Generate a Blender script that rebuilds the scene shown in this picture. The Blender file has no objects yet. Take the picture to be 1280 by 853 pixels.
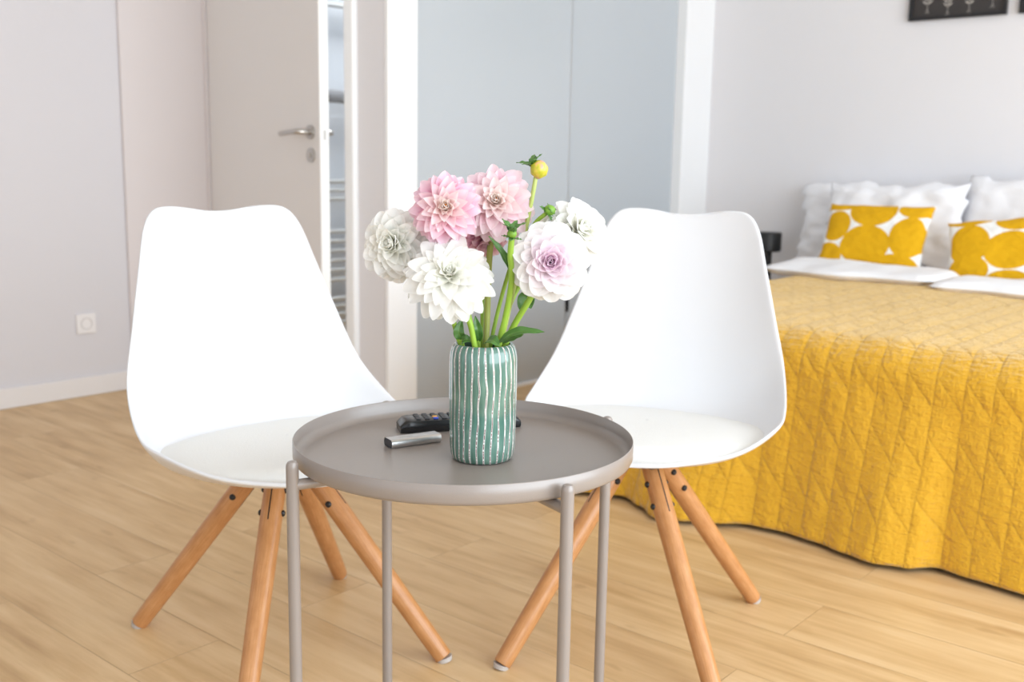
import bpy, math, random
from mathutils import Vector, Matrix, noise
from mathutils.bvhtree import BVHTree
PI = math.pi
random.seed(7)
C = bpy.context.scene.collection

# ------------------------------------------------------------------ materials
class NT:
    def __init__(s, name):
        s.m = bpy.data.materials.new(name); s.m.use_nodes = True
        s.t = s.m.node_tree; s.p = s.t.nodes['Principled BSDF']
    def n(s, typ, **kw):
        nd = s.t.nodes.new(typ)
        for k, v in kw.items(): setattr(nd, k, v)
        return nd
    def l(s, a, b): s.t.links.new(a, b)
    def put(s, sock, v):
        if hasattr(v, 'is_linked') or isinstance(v, bpy.types.NodeSocket): s.l(v, sock)
        else: sock.default_value = v
    def math(s, op, a, b=0.0, c=None):
        nd = s.n('ShaderNodeMath', operation=op)
        s.put(nd.inputs[0], a); s.put(nd.inputs[1], b)
        if c is not None: s.put(nd.inputs[2], c)
        return nd.outputs[0]
    def mix(s, f, a, b):
        nd = s.n('ShaderNodeMix', data_type='RGBA')
        s.put(nd.inputs[0], f); s.put(nd.inputs[6], a); s.put(nd.inputs[7], b)
        return nd.outputs[2]
    def ramp(s, f, stops):
        nd = s.n('ShaderNodeValToRGB'); s.put(nd.inputs[0], f)
        e = nd.color_ramp.elements
        while len(e) < len(stops): e.new(.5)
        for q, (pos, col) in zip(e, stops): q.position = pos; q.color = (*col, 1) if len(col) == 3 else col
        return nd.outputs[0]
    def noise(s, vec, scale, detail=2, rough=.5):
        nd = s.n('ShaderNodeTexNoise'); nd.inputs['Scale'].default_value = scale
        nd.inputs['Detail'].default_value = detail; nd.inputs['Roughness'].default_value = rough
        if vec is not None: s.l(vec, nd.inputs['Vector'])
        return nd.outputs['Fac']
    def mapping(s, vec, scale=(1, 1, 1), rot=(0, 0, 0), loc=(0, 0, 0)):
        nd = s.n('ShaderNodeMapping'); s.l(vec, nd.inputs[0])
        nd.inputs['Scale'].default_value = scale; nd.inputs['Rotation'].default_value = rot; nd.inputs['Location'].default_value = loc
        return nd.outputs[0]
    def coord(s, which='Object'): return s.n('ShaderNodeTexCoord').outputs[which]
    def uv(s):
        nd = s.n('ShaderNodeSeparateXYZ'); s.l(s.coord('UV'), nd.inputs[0]); return nd.outputs[0], nd.outputs[1]
    def bump(s, h, dist, strength=1.0):
        nd = s.n('ShaderNodeBump'); nd.inputs['Distance'].default_value = dist; nd.inputs['Strength'].default_value = strength
        s.l(h, nd.inputs['Height']); s.l(nd.outputs[0], s.p.inputs['Normal']); return nd
    def set(s, base=None, rough=None, metal=None, spec=None, **kw):
        if base is not None:
            if isinstance(base, tuple): base = (*base, 1)
            s.put(s.p.inputs['Base Color'], base)
        if rough is not None: s.put(s.p.inputs['Roughness'], rough)
        if metal is not None: s.p.inputs['Metallic'].default_value = metal
        if spec is not None: s.p.inputs['Specular IOR Level'].default_value = spec
        for k, v in kw.items(): s.p.inputs[k].default_value = v
        return s.m

def plain(name, base, rough=.5, metal=0, spec=.5, var=.03, vscale=6, bump=0, bscale=200, **kw):
    t = NT(name); o = t.coord()
    f = t.noise(o, vscale, 3)
    a = tuple(max(0, c*(1-var)) for c in base); b = tuple(min(1, c*(1+var)) for c in base)
    t.set(t.mix(f, (*a, 1), (*b, 1)), rough, metal, spec, **kw)
    if bump: t.bump(t.noise(o, bscale, 2), bump)
    return t.m

M = {}
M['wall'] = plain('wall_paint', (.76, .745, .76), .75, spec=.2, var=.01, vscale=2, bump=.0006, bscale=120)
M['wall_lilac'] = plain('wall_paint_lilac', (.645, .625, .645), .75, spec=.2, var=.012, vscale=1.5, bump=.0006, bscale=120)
M['panel'] = plain('panel_recess_tone', (.67, .615, .605), .6, spec=.25, var=.01, vscale=2)  # darker pinkish tone painted in for floor light in a dim recess
M['ceiling'] = plain('ceiling_paint', (.84, .84, .84), .8, spec=.2, var=.01)
M['trim'] = plain('white_gloss_paint', (.88, .88, .88), .35, spec=.4, var=.008)
M['skirt'] = plain('skirting_paint', (.74, .71, .70), .45, spec=.35, var=.01)
M['door'] = plain('door_floor_bounce_tone', (.775, .75, .73), .5, spec=.3, var=.012, vscale=3)  # white door, its colour warmed for light bounced off the wood floor
M['door_edge'] = plain('door_edge_lit_tone', (.9, .9, .88), .4, var=.008)  # lighter than the leaf: window light put into the edge colour
M['steel'] = plain('brushed_steel', (.55, .53, .50), .32, metal=1, var=.06, vscale=40)
M['tile'] = plain('bath_wall', (.72, .75, .79), .35, var=.01)
M['shell'] = plain('white_plastic', (.735, .742, .765), .38, spec=.4, var=.006)
M['pad'] = plain('white_leatherette', (.755, .75, .725), .5, spec=.35, var=.012, vscale=12, bump=.0005, bscale=350)
M['black'] = plain('black_metal', (.012, .012, .013), .42, var=.1)
M['black_plastic'] = plain('black_plastic', (.012, .012, .013), .25, var=.1)
M['felt'] = plain('felt_glide', (.50, .46, .43), .8, var=.05)
M['taupe'] = plain('taupe_powder_coat', (.272, .232, .207), .30, spec=.75, var=.015, vscale=20, bump=.00015, bscale=900)
M['linen'] = plain('white_linen', (.83, .83, .86), .85, spec=.15, var=.012, vscale=5, bump=.003, bscale=14)
M['duvet'] = plain('white_duvet', (.86, .86, .88), .85, spec=.15, var=.01, vscale=5, bump=.004, bscale=11)
M['alu'] = plain('brushed_aluminium', (.62, .61, .60), .33, metal=1, var=.05, vscale=60)
M['grey'] = plain('dark_port', (.05, .05, .055), .5, var=.1)
M['outlet'] = plain('outlet_plastic', (.80, .77, .76), .4, var=.01)
M['outlet_in'] = plain('outlet_well', (.62, .59, .58), .5, var=.01)
M['rail'] = plain('radiator_enamel', (.60, .61, .60), .3, var=.01)
M['towel'] = plain('grey_towel', (.34, .34, .35), .95, spec=.1, var=.08, vscale=60, bump=.002, bscale=300)
M['key'] = plain('rubber_key', (.05, .05, .055), .5, var=.1)
M['key_o'] = plain('orange_key', (.85, .42, .05), .5, var=.05)
M['key_b'] = plain('blue_key', (.03, .08, .55), .5, var=.05)
M['key_r'] = plain('red_key', (.55, .03, .03), .5, var=.05)
M['frame'] = plain('black_frame', (.012, .012, .014), .3, var=.1)
M['stem'] = plain('green_stem', (.27, .44, .045), .5, var=.18, vscale=30)
M['stem_pale'] = plain('pale_green_stem', (.42, .50, .14), .5, var=.12, vscale=30)
M['stem_brown'] = plain('olive_stem', (.30, .34, .07), .5, var=.2, vscale=30)
M['bud_green'] = plain('bud_green', (.16, .32, .03), .5, var=.3, vscale=120)

def mat_glass_panel():
    t = NT('satin_grey_glass'); o = t.coord()
    return t.set(t.mix(t.noise(o, 1.2, 2), (.475, .512, .545, 1), (.49, .525, .555, 1)), .27, spec=.8)
M['glass'] = mat_glass_panel()

def mat_floor():
    t = NT('oak_laminate'); o = t.coord()
    v = t.mapping(o, (1, 1, 1), loc=(.37, .065, 0))
    b = t.n('ShaderNodeTexBrick', offset=.37, offset_frequency=2)
    t.l(v, b.inputs['Vector'])
    b.inputs['Color1'].default_value = (0, 0, 0, 1); b.inputs['Color2'].default_value = (1, 1, 1, 1); b.inputs['Mortar'].default_value = (.5, .5, .5, 1)
    b.inputs['Scale'].default_value = 1; b.inputs['Mortar Size'].default_value = .0011; b.inputs['Mortar Smooth'].default_value = .2
    b.inputs['Brick Width'].default_value = 1.285; b.inputs['Row Height'].default_value = .192; b.inputs['Bias'].default_value = 0
    sep = t.n('ShaderNodeSeparateColor'); t.l(b.outputs['Color'], sep.inputs[0]); tone = sep.outputs[0]
    # shift the grain per plank so neighbours do not run on
    cmb = t.n('ShaderNodeCombineXYZ'); t.l(t.math('MULTIPLY', tone, 37.0), cmb.inputs[2])
    add = t.n('ShaderNodeVectorMath', operation='ADD'); t.l(v, add.inputs[0]); t.l(cmb.outputs[0], add.inputs[1])
    g1 = t.noise(t.mapping(add.outputs[0], (1.6, 17, 1)), 1.6, 5, .6)
    g2 = t.noise(t.mapping(add.outputs[0], (3, 120, 1)), 2.2, 4, .6)
    g3 = t.noise(t.mapping(add.outputs[0], (2.2, 7, 1)), 1.3, 3, .5)
    f = t.math('ADD', t.math('MULTIPLY', g1, .62), t.math('MULTIPLY', g3, .38))
    col = t.ramp(f, [(.30, (.44, .265, .115)), (.45, (.605, .40, .195)), (.56, (.70, .49, .26)), (.72, (.79, .59, .36))])
    col = t.mix(t.math('MULTIPLY', g2, .22), col, (.42, .25, .11, 1))
    col = t.mix(t.math('MULTIPLY', t.math('SUBTRACT', 1, tone), .30), col, (.58, .385, .195, 1))
    knot = t.noise(t.mapping(add.outputs[0], (5, 11, 1)), 2.0, 1, .4)
    kf = t.ramp(knot, [(.70, (0, 0, 0)), (.78, (1, 1, 1))])
    col = t.mix(t.math('MULTIPLY', kf, .35), col, (.36, .20, .08, 1))
    col = t.mix(t.math('MULTIPLY', b.outputs['Fac'], .32), col, (.22, .13, .06, 1))
    t.set(col, t.math('ADD', .34, t.math('MULTIPLY', g2, .12)), spec=.4)
    t.bump(t.math('SUBTRACT', t.math('MULTIPLY', g2, .15), b.outputs['Fac']), .0008)
    return t.m
M['floor'] = mat_floor()

def mat_wood():
    t = NT('beech_wood'); o = t.coord('UV')
    g = t.noise(t.mapping(o, (9, 26, 1)), 1.0, 5, .6)
    g2 = t.noise(t.mapping(o, (60, 14, 1)), 1.0, 3, .6)
    f = t.math('ADD', t.math('MULTIPLY', g, .5), t.math('MULTIPLY', g2, .5))
    t.set(t.ramp(f, [(.3, (.39, .165, .055)), (.5, (.50, .235, .088)), (.7, (.60, .31, .135))]), .33, spec=.45)
    return t.m
M['wood'] = mat_wood()

def mat_quilt():
    t = NT('quilted_ochre_cotton'); u, v = t.uv()
    W, PH, DG = .067, .142, .078
    s = t.math('DIVIDE', u, W)
    # slight wander of the stitching
    wn = t.math('MULTIPLY', t.math('SUBTRACT', t.noise(t.coord('UV'), 4, 1), .5), .20)
    s = t.math('ADD', s, wn)
    fs = t.math('FRACT', s)
    d1 = t.math('MULTIPLY', t.math('SUBTRACT', .5, t.math('ABSOLUTE', t.math('SUBTRACT', fs, .5))), W)
    k = t.math('FRACT', t.math('DIVIDE', t.math('SUBTRACT', v, t.math('MULTIPLY', fs, DG)), PH))
    d2 = t.math('MULTIPLY', t.math('SUBTRACT', .5, t.math('ABSOLUTE', t.math('SUBTRACT', k, .5))), PH*.7)
    d = t.math('MINIMUM', d1, d2)
    puff = t.math('POWER', t.math('MINIMUM', t.math('DIVIDE', d, .022), 1.0), .55)
    cr = t.noise(t.mapping(t.coord('UV'), (26, 70, 1)), 1.0, 4, .65)
    cr2 = t.noise(t.mapping(t.coord('UV'), (60, 24, 1)), 1.0, 3, .6)
    h = t.math('ADD', t.math('MULTIPLY', puff, .75), t.math('ADD', t.math('MULTIPLY', cr, 2.2), t.math('MULTIPLY', cr2, 1.2)))
    lin = t.ramp(d, [(0.0, (1, 1, 1)), (.0022, (0, 0, 0))])
    col = t.mix(t.noise(t.coord('UV'), 9, 3), (.66, .345, .018, 1), (.75, .415, .030, 1))
    col = t.mix(t.math('MULTIPLY', lin, .45), col, (.50, .25, .012, 1))
    t.set(col, .8, spec=.2); t.p.inputs['Sheen Weight'].default_value = .7; t.p.inputs['Sheen Roughness'].default_value = .45
    t.p.inputs['Sheen Tint'].default_value = (1, .92, .70, 1)
    t.bump(h, .0055, 1.0)
    return t.m
M['quilt'] = mat_quilt()

def mat_dots(name, circles):
    t = NT(name); u, v = t.uv(); acc = None
    for cx, cy, rx, ry in circles:
        a = t.math('DIVIDE', t.math('SUBTRACT', u, cx), rx); b = t.math('DIVIDE', t.math('SUBTRACT', v, cy), ry)
        dd = t.math('ADD', t.math('MULTIPLY', a, a), t.math('MULTIPLY', b, b))
        acc = dd if acc is None else t.math('MINIMUM', acc, dd)
    f = t.math('LESS_THAN', acc, 1.0)
    oc = t.mix(t.noise(t.coord('UV'), 14, 3), (.66, .345, .006, 1), (.74, .41, .012, 1))
    t.set(t.mix(f, (.86, .85, .82, 1), oc), .85, spec=.15)
    t.bump(t.noise(t.mapping(t.coord('UV'), (8, 8, 1)), 2, 3), .008)
    return t.m
# u to the right, v upward (0..1 over the cushion face)
M['dots_a'] = mat_dots('ochre_dots_wide', [(.469, .335, .235, .285), (.853, .48, .176, .295), (.474, .86, .222, .255), (.142, .61, .152, .23), (.108, .155, .164, .205),
                        (.782, .07, .204, .16), (.137, .975, .20, .125), (.865, .90, .165, .135), (.42, -.12, .2, .13)])
M['dots_b'] = mat_dots('ochre_dots_close', [(.535, .495, .207, .255), (.20, .61, .176, .275), (.20, .25, .18, .205), (.59, .915, .185, .16), (.19, .985, .2, .11), (.52, .10, .17, .13),
                        (.88, .62, .165, .26), (.87, .22, .16, .20), (.93, 1.0, .16, .13), (.20, -.05, .18, .09), (.84, -.06, .18, .09)])

def mat_vase():
    t = NT('teal_glaze_with_slip_lines'); u, v = t.uv()
    o = t.coord()
    n1 = t.noise(t.mapping(o, (18, 18, 14)), 1.0, 2); 
    a = t.math('ADD', t.math('MULTIPLY', u, 29.0), t.math('MULTIPLY', t.math('SUBTRACT', n1, .5), 1.5))
    f = t.math('ABSOLUTE', t.math('SUBTRACT', t.math('FRACT', a), .5))
    white = t.ramp(f, [(.10, (1, 1, 1)), (.145, (0, 0, 0))])
    dash = t.noise(t.mapping(t.coord('UV'), (31, 300, 1)), 1.0, 1)
    blot = t.noise(t.mapping(o, (40, 40, 25)), 1.0, 2)
    thr = t.math('MULTIPLY', t.ramp(dash, [(.40, (0, 0, 0)), (.5, (1, 1, 1))]), t.ramp(blot, [(.36, (.25, .25, .25)), (.55, (1, 1, 1))]))
    core = t.math('MULTIPLY', t.ramp(f, [(.045, (1, 1, 1)), (.07, (0, 0, 0))]), thr)
    g = t.noise(t.mapping(o, (45, 45, 20)), 1.0, 3)
    teal = t.ramp(g, [(.3, (.058, .142, .108)), (.55, (.098, .205, .160)), (.78, (.21, .34, .275))])
    col = t.mix(white, teal, (.74, .70, .66, 1)); col = t.mix(core, col, (.13, .03, .03, 1))
    t.set(col, .12, spec=.6); t.p.inputs['Coat Weight'].default_value = .4; t.p.inputs['Coat Roughness'].default_value = .06
    t.bump(white, .0006)
    return t.m
M['vase'] = mat_vase()
M['vase_in'] = plain('vase_inside_glaze', (.09, .14, .12), .3, var=.1)

def mat_petal(name, inner, base, tip, edge, transl=.52):
    """colours of the petal itself: pale or tinted along its length (UV v) and from the heart outwards (UV u)"""
    t = NT(name); u, v = t.uv()
    c = t.mix(t.math('POWER', v, 1.3), (*base, 1), (*tip, 1))
    c2 = t.mix(t.math('POWER', v, 1.0), (*inner, 1), (*edge, 1))
    c = t.mix(t.ramp(u, [(.05, (1, 1, 1)), (.55, (0, 0, 0))]), c, c2)
    t.set(c, .55, spec=.25)
    tr = t.n('ShaderNodeBsdfTranslucent'); t.l(c, tr.inputs[0])
    mx = t.n('ShaderNodeMixShader'); mx.inputs[0].default_value = transl
    out = [n for n in t.t.nodes if n.type == 'OUTPUT_MATERIAL'][0]
    t.l(t.p.outputs[0], mx.inputs[1]); t.l(tr.outputs[0], mx.inputs[2]); t.l(mx.outputs[0], out.inputs[0])
    return t.m
M['pet_white'] = mat_petal('white_petals', (.93, .93, .80), (.92, .91, .86), (.96, .955, .945), (.96, .955, .93))
M['pet_blush'] = mat_petal('white_petals_pink_heart', (.90, .62, .76), (.92, .90, .86), (.96, .955, .955), (.94, .82, .90))
M['pet_pink'] = mat_petal('pink_petals', (.92, .80, .66), (.84, .32, .53), (.95, .77, .84), (.96, .90, .88))
M['pet_pale'] = mat_petal('pale_pink_petals', (.92, .80, .66), (.90, .56, .68), (.95, .83, .87), (.96, .90, .88))
M['pet_rose'] = mat_petal('rose_petals', (.90, .62, .72), (.84, .42, .58), (.93, .68, .78), (.92, .7, .8))
M['heart'] = plain('flower_heart', (.80, .33, .06), .6, var=.2, vscale=200)
M['heart_y'] = plain('flower_heart_green', (.50, .55, .08), .6, var=.2, vscale=200)

def mat_leaf():
    t = NT('dahlia_leaf'); u, v = t.uv()
    mid = t.ramp(t.math('ABSOLUTE', t.math('SUBTRACT', u, .5)), [(.0, (1, 1, 1)), (.07, (0, 0, 0))])
    c = t.mix(t.noise(t.coord('UV'), 5, 3), (.045, .13, .025, 1), (.10, .235, .05, 1))
    c = t.mix(t.math('MULTIPLY', mid, .5), c, (.22, .36, .10, 1))
    t.set(c, .35, spec=.5); return t.m
M['leaf'] = mat_leaf()
def mat_bud():
    t = NT('yellow_pink_bud'); o = t.coord()
    s = t.n('ShaderNodeSeparateXYZ'); t.l(o, s.inputs[0])
    c = t.ramp(t.noise(t.mapping(o, (90, 90, 60)), 1, 2), [(.36, (.40, .42, .015)), (.50, (.62, .48, .06)), (.60, (.70, .33, .22))])
    t.set(c, .35, spec=.5); return t.m
M['bud'] = mat_bud()
M['print'] = plain('dark_print_paper', (.034, .029, .028), .6, var=.06, vscale=20)
M['ink'] = plain('pale_print_ink', (.46, .42, .38), .7, var=.25, vscale=60)

# ------------------------------------------------------------------ mesh builder
class MB:
    def __init__(s): s.v = []; s.f = []; s.u = []
    def add(s, vs, fs, uvs=None):
        b = len(s.v); s.v += [tuple(x) for x in vs]; s.f += [tuple(i+b for i in q) for q in fs]
        s.u += list(uvs) if uvs else [(0, 0)]*len(vs)
        return s
    def box(s, x0, x1, y0, y1, z0, z1, M4=None):
        vs = [Vector(p) for p in ((x0,y0,z0),(x1,y0,z0),(x1,y1,z0),(x0,y1,z0),(x0,y0,z1),(x1,y0,z1),(x1,y1,z1),(x0,y1,z1))]
        if M4: vs = [M4 @ p for p in vs]
        return s.add(vs, [(0,3,2,1),(4,5,6,7),(0,1,5,4),(1,2,6,5),(2,3,7,6),(3,0,4,7)])
    def grid(s, P, UV=None, closed_u=False, flip=False):
        """P[i][j] points"""
        n, m = len(P), len(P[0]); fs = []
        for i in range(n-1):
            for j in range(m if closed_u else m-1):
                q = (i*m+j, i*m+(j+1) % m, (i+1)*m+(j+1) % m, (i+1)*m+j)
                fs.append(q[::-1] if flip else q)
        return s.add([p for r in P for p in r], fs, [q for r in UV for q in r] if UV else None)
    def tube(s, pts, rad, seg=14, cap=True, round_end=False):
        pts = [Vector(p) for p in pts]; n = len(pts)
        if not hasattr(rad, '__len__'): rad = [rad]*n
        T = [(pts[min(i+1, n-1)]-pts[max(i-1, 0)]).normalized() for i in range(n)]
        a = T[0].orthogonal().normalized(); P = []; UV = []; L = 0
        for i in range(n):
            if i: L += (pts[i]-pts[i-1]).length
            a = (a - T[i]*a.dot(T[i])).normalized(); b = T[i].cross(a)
            P.append([pts[i]+(a*math.cos(k*2*PI/seg)+b*math.sin(k*2*PI/seg))*rad[i] for k in range(seg)])
            UV.append([(k/seg, L) for k in range(seg)])
        base = len(s.v); s.grid(P, UV, closed_u=True)
        if cap:
            s.f.append(tuple(base+k for k in reversed(range(seg)))); s.f.append(tuple(base+(n-1)*seg+k for k in range(seg)))
        return s
    def lathe(s, prof, seg=64, c=(0, 0, 0)):
        P = [[(c[0]+r*math.cos(k*2*PI/seg), c[1]+r*math.sin(k*2*PI/seg), c[2]+z) for k in range(seg)] for r, z in prof]
        return s.grid(P, [[(k/seg, z) for k in range(seg)] for r, z in prof], closed_u=True)
    def sphere(s, c, r, seg=16, rings=10, sc=(1, 1, 1), M4=None):
        P = []
        for i in range(rings+1):
            th = PI*(.002+.996*i/rings)
            row = [Vector((math.sin(th)*math.cos(k*2*PI/seg)*r*sc[0], math.sin(th)*math.sin(k*2*PI/seg)*r*sc[1], -math.cos(th)*r*sc[2])) for k in range(seg)]
            P.append([(M4 @ p if M4 else p)+Vector(c) for p in row])
        return s.grid(P, None, closed_u=True)
    def build(s, name, mat, parent=None, smooth=True, bevel=0, seg=2, sub=0, solid=0, angle=35, offset=-1, loc=None):
        me = bpy.data.meshes.new(name); me.from_pydata(s.v, [], s.f); me.validate()
        uvl = me.uv_layers.new(name='UVMap')
        for lp in me.loops: uvl.data[lp.index].uv = s.u[lp.vertex_index]
        for q in (mat if isinstance(mat, (list, tuple)) else [mat]): me.materials.append(q)
        o = bpy.data.objects.new(name, me); C.objects.link(o)
        if parent: o.parent = parent
        if loc: o.location = loc
        if smooth:
            for p in me.polygons: p.use_smooth = True
        if solid:
            m = o.modifiers.new('solid', 'SOLIDIFY'); m.thickness = solid; m.offset = offset
        if bevel:
            m = o.modifiers.new('bevel', 'BEVEL'); m.width = bevel; m.segments = seg; m.limit_method = 'ANGLE'; m.angle_limit = math.radians(40)
        if sub:
            m = o.modifiers.new('sub', 'SUBSURF'); m.levels = sub; m.render_levels = sub
        if smooth and not sub: 
            me.set_sharp_from_angle(angle=math.radians(angle))
        return o

def tag(o, label, cat, group=None):
    o['label'] = label; o['category'] = cat
    if group: o['group'] = group
    return o
def thing(name, label, cat, loc=(0, 0, 0), rz=0, group=None):
    o = bpy.data.objects.new(name, None); C.objects.link(o); o.empty_display_size = .05
    o.location = loc; o.rotation_euler.z = rz
    return tag(o, label, cat, group)
def struct(name, mb, mat, parent=None, bevel=0, smooth=False):
    o = mb.build(name, mat, parent, smooth=smooth, bevel=bevel)
    if not parent: o['kind'] = 'structure'
    return o
def crom(pts, n=8):
    P = [Vector(p) for p in pts]; P = [2*P[0]-P[1]]+P+[2*P[-1]-P[-2]]; out = []
    for i in range(1, len(P)-2):
        a, b, c, d = P[i-1:i+3]
        for k in range(n):
            t = k/n
            out.append(.5*((2*b)+(c-a)*t+(2*a-5*b+4*c-d)*t*t+(3*b-a-3*c+d)*t**3))
    out.append(P[-2]); return out
def lerp(a, b, t): return a+(b-a)*t
def interp(x, xs, ys):
    if x <= xs[0]: return ys[0]
    for i in range(len(xs)-1):
        if x <= xs[i+1]:
            t = (x-xs[i])/(xs[i+1]-xs[i]); t = t*t*(3-2*t); return lerp(ys[i], ys[i+1], t)
    return ys[-1]

# ------------------------------------------------------------------ the room
XL, XG, YR, YB, H = -3.86, -2.756, 2.546, 4.766, 2.62
XR, YK = 2.1, -2.4
struct('floor', MB().box(XL-.15, XR+.15, YK-.15, YB+.15, -.06, 0), M['floor'])
struct('ceiling', MB().box(XL-.15, XR+.15, YK-.15, YB+.15, H, H+.06), M['ceiling'])
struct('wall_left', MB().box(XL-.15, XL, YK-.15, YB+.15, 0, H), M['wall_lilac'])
struct('wall_back', MB().box(XL, XR+.15, YB, YB+.15, 0, H), M['wall'])
# wall with a wide window to the right of the camera
struct('wall_right', MB().box(XR, XR+.15, YK-.15, -1.1, 0, H).box(XR, XR+.15, 3.9, YB, 0, H).box(XR, XR+.15, -1.1, 3.9, 0, .35).box(XR, XR+.15, -1.1, 3.9, 2.45, H), M['wall'])
# wall behind the camera with a second window
struct('wall_front', MB().box(XL, -2.6, YK-.15, YK, 0, H).box(1.5, XR, YK-.15, YK, 0, H).box(-2.6, 1.5, YK-.15, YK, 0, .3).box(-2.6, 1.5, YK-.15, YK, 2.45, H), M['wall'])
def window(n, a, b, z0, z1, axis):
    m = MB(); w = .06
    def bx(p0, p1, q0, q1):
        if axis == 'y': m.box(XR+.04, XR+.11, p0, p1, q0, q1)
        else: m.box(p0, p1, YK-.11, YK-.04, q0, q1)
    bx(a, b, z0, z0+w); bx(a, b, z1-w, z1)
    for k in range(4):
        c = lerp(a, b-w, k/3); bx(c, c+w, z0, z1)
    struct('window_%d' % n, m, M['trim'])
window(1, -1.1, 3.9, .35, 2.45, 'y'); window(2, -2.6, 1.5, .3, 2.45, 'x')
# bathroom front: short pier beside the door, header, white corner post
struct('wall_bathroom', MB().box(XL, -2.915, YR, YR+.12, 2.10, H).box(-2.915, -2.765, YR, YR+.12, 0, H), M['wall'])
struct('trim_1', MB().box(-2.764, XG+.012, YR-.001, 2.689, 0, H), M['trim'], bevel=.003)
struct('trim_2', MB().box(-2.957, -2.905, YR-.022, YR+.02, 0, 2.14).box(-2.957, -2.935, YR, YR+.12, 0, 2.12), M['trim'], bevel=.008)
struct('trim_3', MB().box(XG-.06, XG+.012, 4.50, YB, 0, H), M['trim'], bevel=.003)
struct('trim_4', MB().box(XG-.10, XG+.004, 2.689, 4.50, 0, .012).box(XG-.10, XG+.004, 2.689, 4.50, 2.45, H), M['trim'], bevel=.002)
struct('trim_5', MB().box(XL, XL+.014, 2.165, YR, 0, 2.35).box(XL, -3.832, YR-.012, YR+.10, 0, 2.14), M['panel'], bevel=.003)  # made-up flush panel carrying the recess's shaded tone, plus the hinge jamb
struct('baseboard_left', MB().box(XL, XL+.014, YK, 2.163, 0, .077), M['skirt'], bevel=.004)
struct('baseboard_back', MB().box(XG+.013, XR, YB-.014, YB, 0, .077), M['skirt'], bevel=.004)
struct('wall_bath', MB().box(XL+.001, XL+.012, YR+.13, YB-.001, .0, H-.001), M['tile'])
# sliding panels of satin glass
d2 = struct('door_2', MB().box(XG-.022, XG-.012, 2.690, 3.62, .013, 2.449), M['glass'])
d3 = struct('door_3', MB().box(XG-.050, XG-.040, 3.585, 4.499, .013, 2.449), M['glass'])
hb = MB().box(XG-.040, XG-.030, 3.632, 3.674, .283, .338).box(XG-.031, XG-.027, 3.640, 3.666, .291, .330)
MB().box(XG-.0225, XG-.0112, 3.6195, 3.6235, .013, 2.449).build('edge_seal', M['steel'], d2, smooth=False)
h = hb.build('pull_handle', M['black'], d3, bevel=.002); h['label'] = 'black square pull handle'
# hinged door standing ajar
Lw, dl = .86, math.radians(7.6)
dr = thing('door_1', 'off-white flush door standing ajar with steel lever handle', 'door', (-3.829, YR-.002, 0), -dl)
dr['kind'] = 'structure'
MB().box(.002, Lw-.002, -.0, .038, .008, 2.085).build('door_leaf', M['door'], dr, bevel=.002)
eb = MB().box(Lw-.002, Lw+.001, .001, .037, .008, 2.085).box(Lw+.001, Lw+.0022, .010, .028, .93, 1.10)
e = eb.build('door_edge', M['door_edge'], dr); e['label'] = 'edge of the door leaf with window light painted in'
MB().box(Lw+.0022, Lw+.004, .014, .024, 1.0, 1.035).build('latch', M['steel'], e)
def lever(sgn, y):
    m = MB(); X = Lw-.058; Z = 1.028
    m.tube([(X, y, Z), (X, y+sgn*.008, Z)], .026, 32)
    pts = crom([(X, y+sgn*.006, Z), (X, y+sgn*.040, Z), (X-.012, y+sgn*.054, Z), (X-.035, y+sgn*.058, Z-.001), (X-.085, y+sgn*.057, Z-.004), (X-.128, y+sgn*.052, Z-.006)], 6)
    m.tube(pts, .0098, 16)
    m.build('lever_handle', M['steel'], dr)
    m = MB().tube([(X, y, Z-.082), (X, y+sgn*.007, Z-.082)], .026, 32).tube([(X, y+sgn*.006, Z-.082), (X, y+sgn*.012, Z-.082)], .0085, 20)
    m.build('lock_rosette', M['steel'], dr)
lever(-1, 0.0); lever(1, .038)

# outlet on the left wall
t = thing('wall_outlet', 'small white socket outlet low on the left wall above the skirting', 'socket', (XL+.001, 1.978, .286))
MB().box(0, .009, -.039, .039, -.039, .039).build('cover_plate', M['outlet'], t, bevel=.003)
m = MB(); m.lathe([(.0235, 0), (.0235, .0025), (.020, .0025), (.019, -.004), (.001, -.004)], 40)
ro = m.build('socket_well', M['outlet_in'], t); ro.rotation_euler = (0, PI/2, 0); ro.location = (.0092, 0, 0)
for y in (-.0095, .0095): MB().tube([(.006, y, 0), (.0066, y, 0)], .0026, 12).build('pin_hole', M['grey'], t)

# towel radiator seen through the door gap
t = thing('towel_radiator', 'white towel radiator with grouped rails in the bathroom behind the door', 'radiator', (XL+.07, 3.30, 0))
for y in (-.26, .26):
    MB().tube([(0, y, .14), (0, y, 1.72)], .014, 16).build('upright', M['rail'], t)
    for z in (.34, 1.5): MB().tube([(-.055, y, z), (0, y, z)], .008, 12).build('bracket', M['rail'], t)
for z in (.175, .215, .255, .29, .38, .425, .47, .515, .56, .605, .755, .795, .835, 1.62, 1.66, 1.69):
    MB().tube([(.012, -.26, z), (.012, .26, z)], .0105, 12).build('rail', M['rail'], t)
tw = MB(); P = []
for k, (x, z) in enumerate([(.030, 1.19), (.040, 1.235), (.012, 1.255), (-.016, 1.235), (-.012, 1.19)]): P.append([(x, y, z) for y in (-.2, -.1, 0, .1, .2)])
MB().tube([(.012, -.26, 1.235), (.012, .26, 1.235)], .0105, 12).build('rail', M['rail'], t)
tw.grid(P); tb = tw.build('folded_towel', M['towel'], None, sub=2, solid=.008)
tb.location = (XL+.07, 3.30, 0); tag(tb, 'grey towel folded over a radiator rail in the bathroom gap', 'towel')

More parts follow.
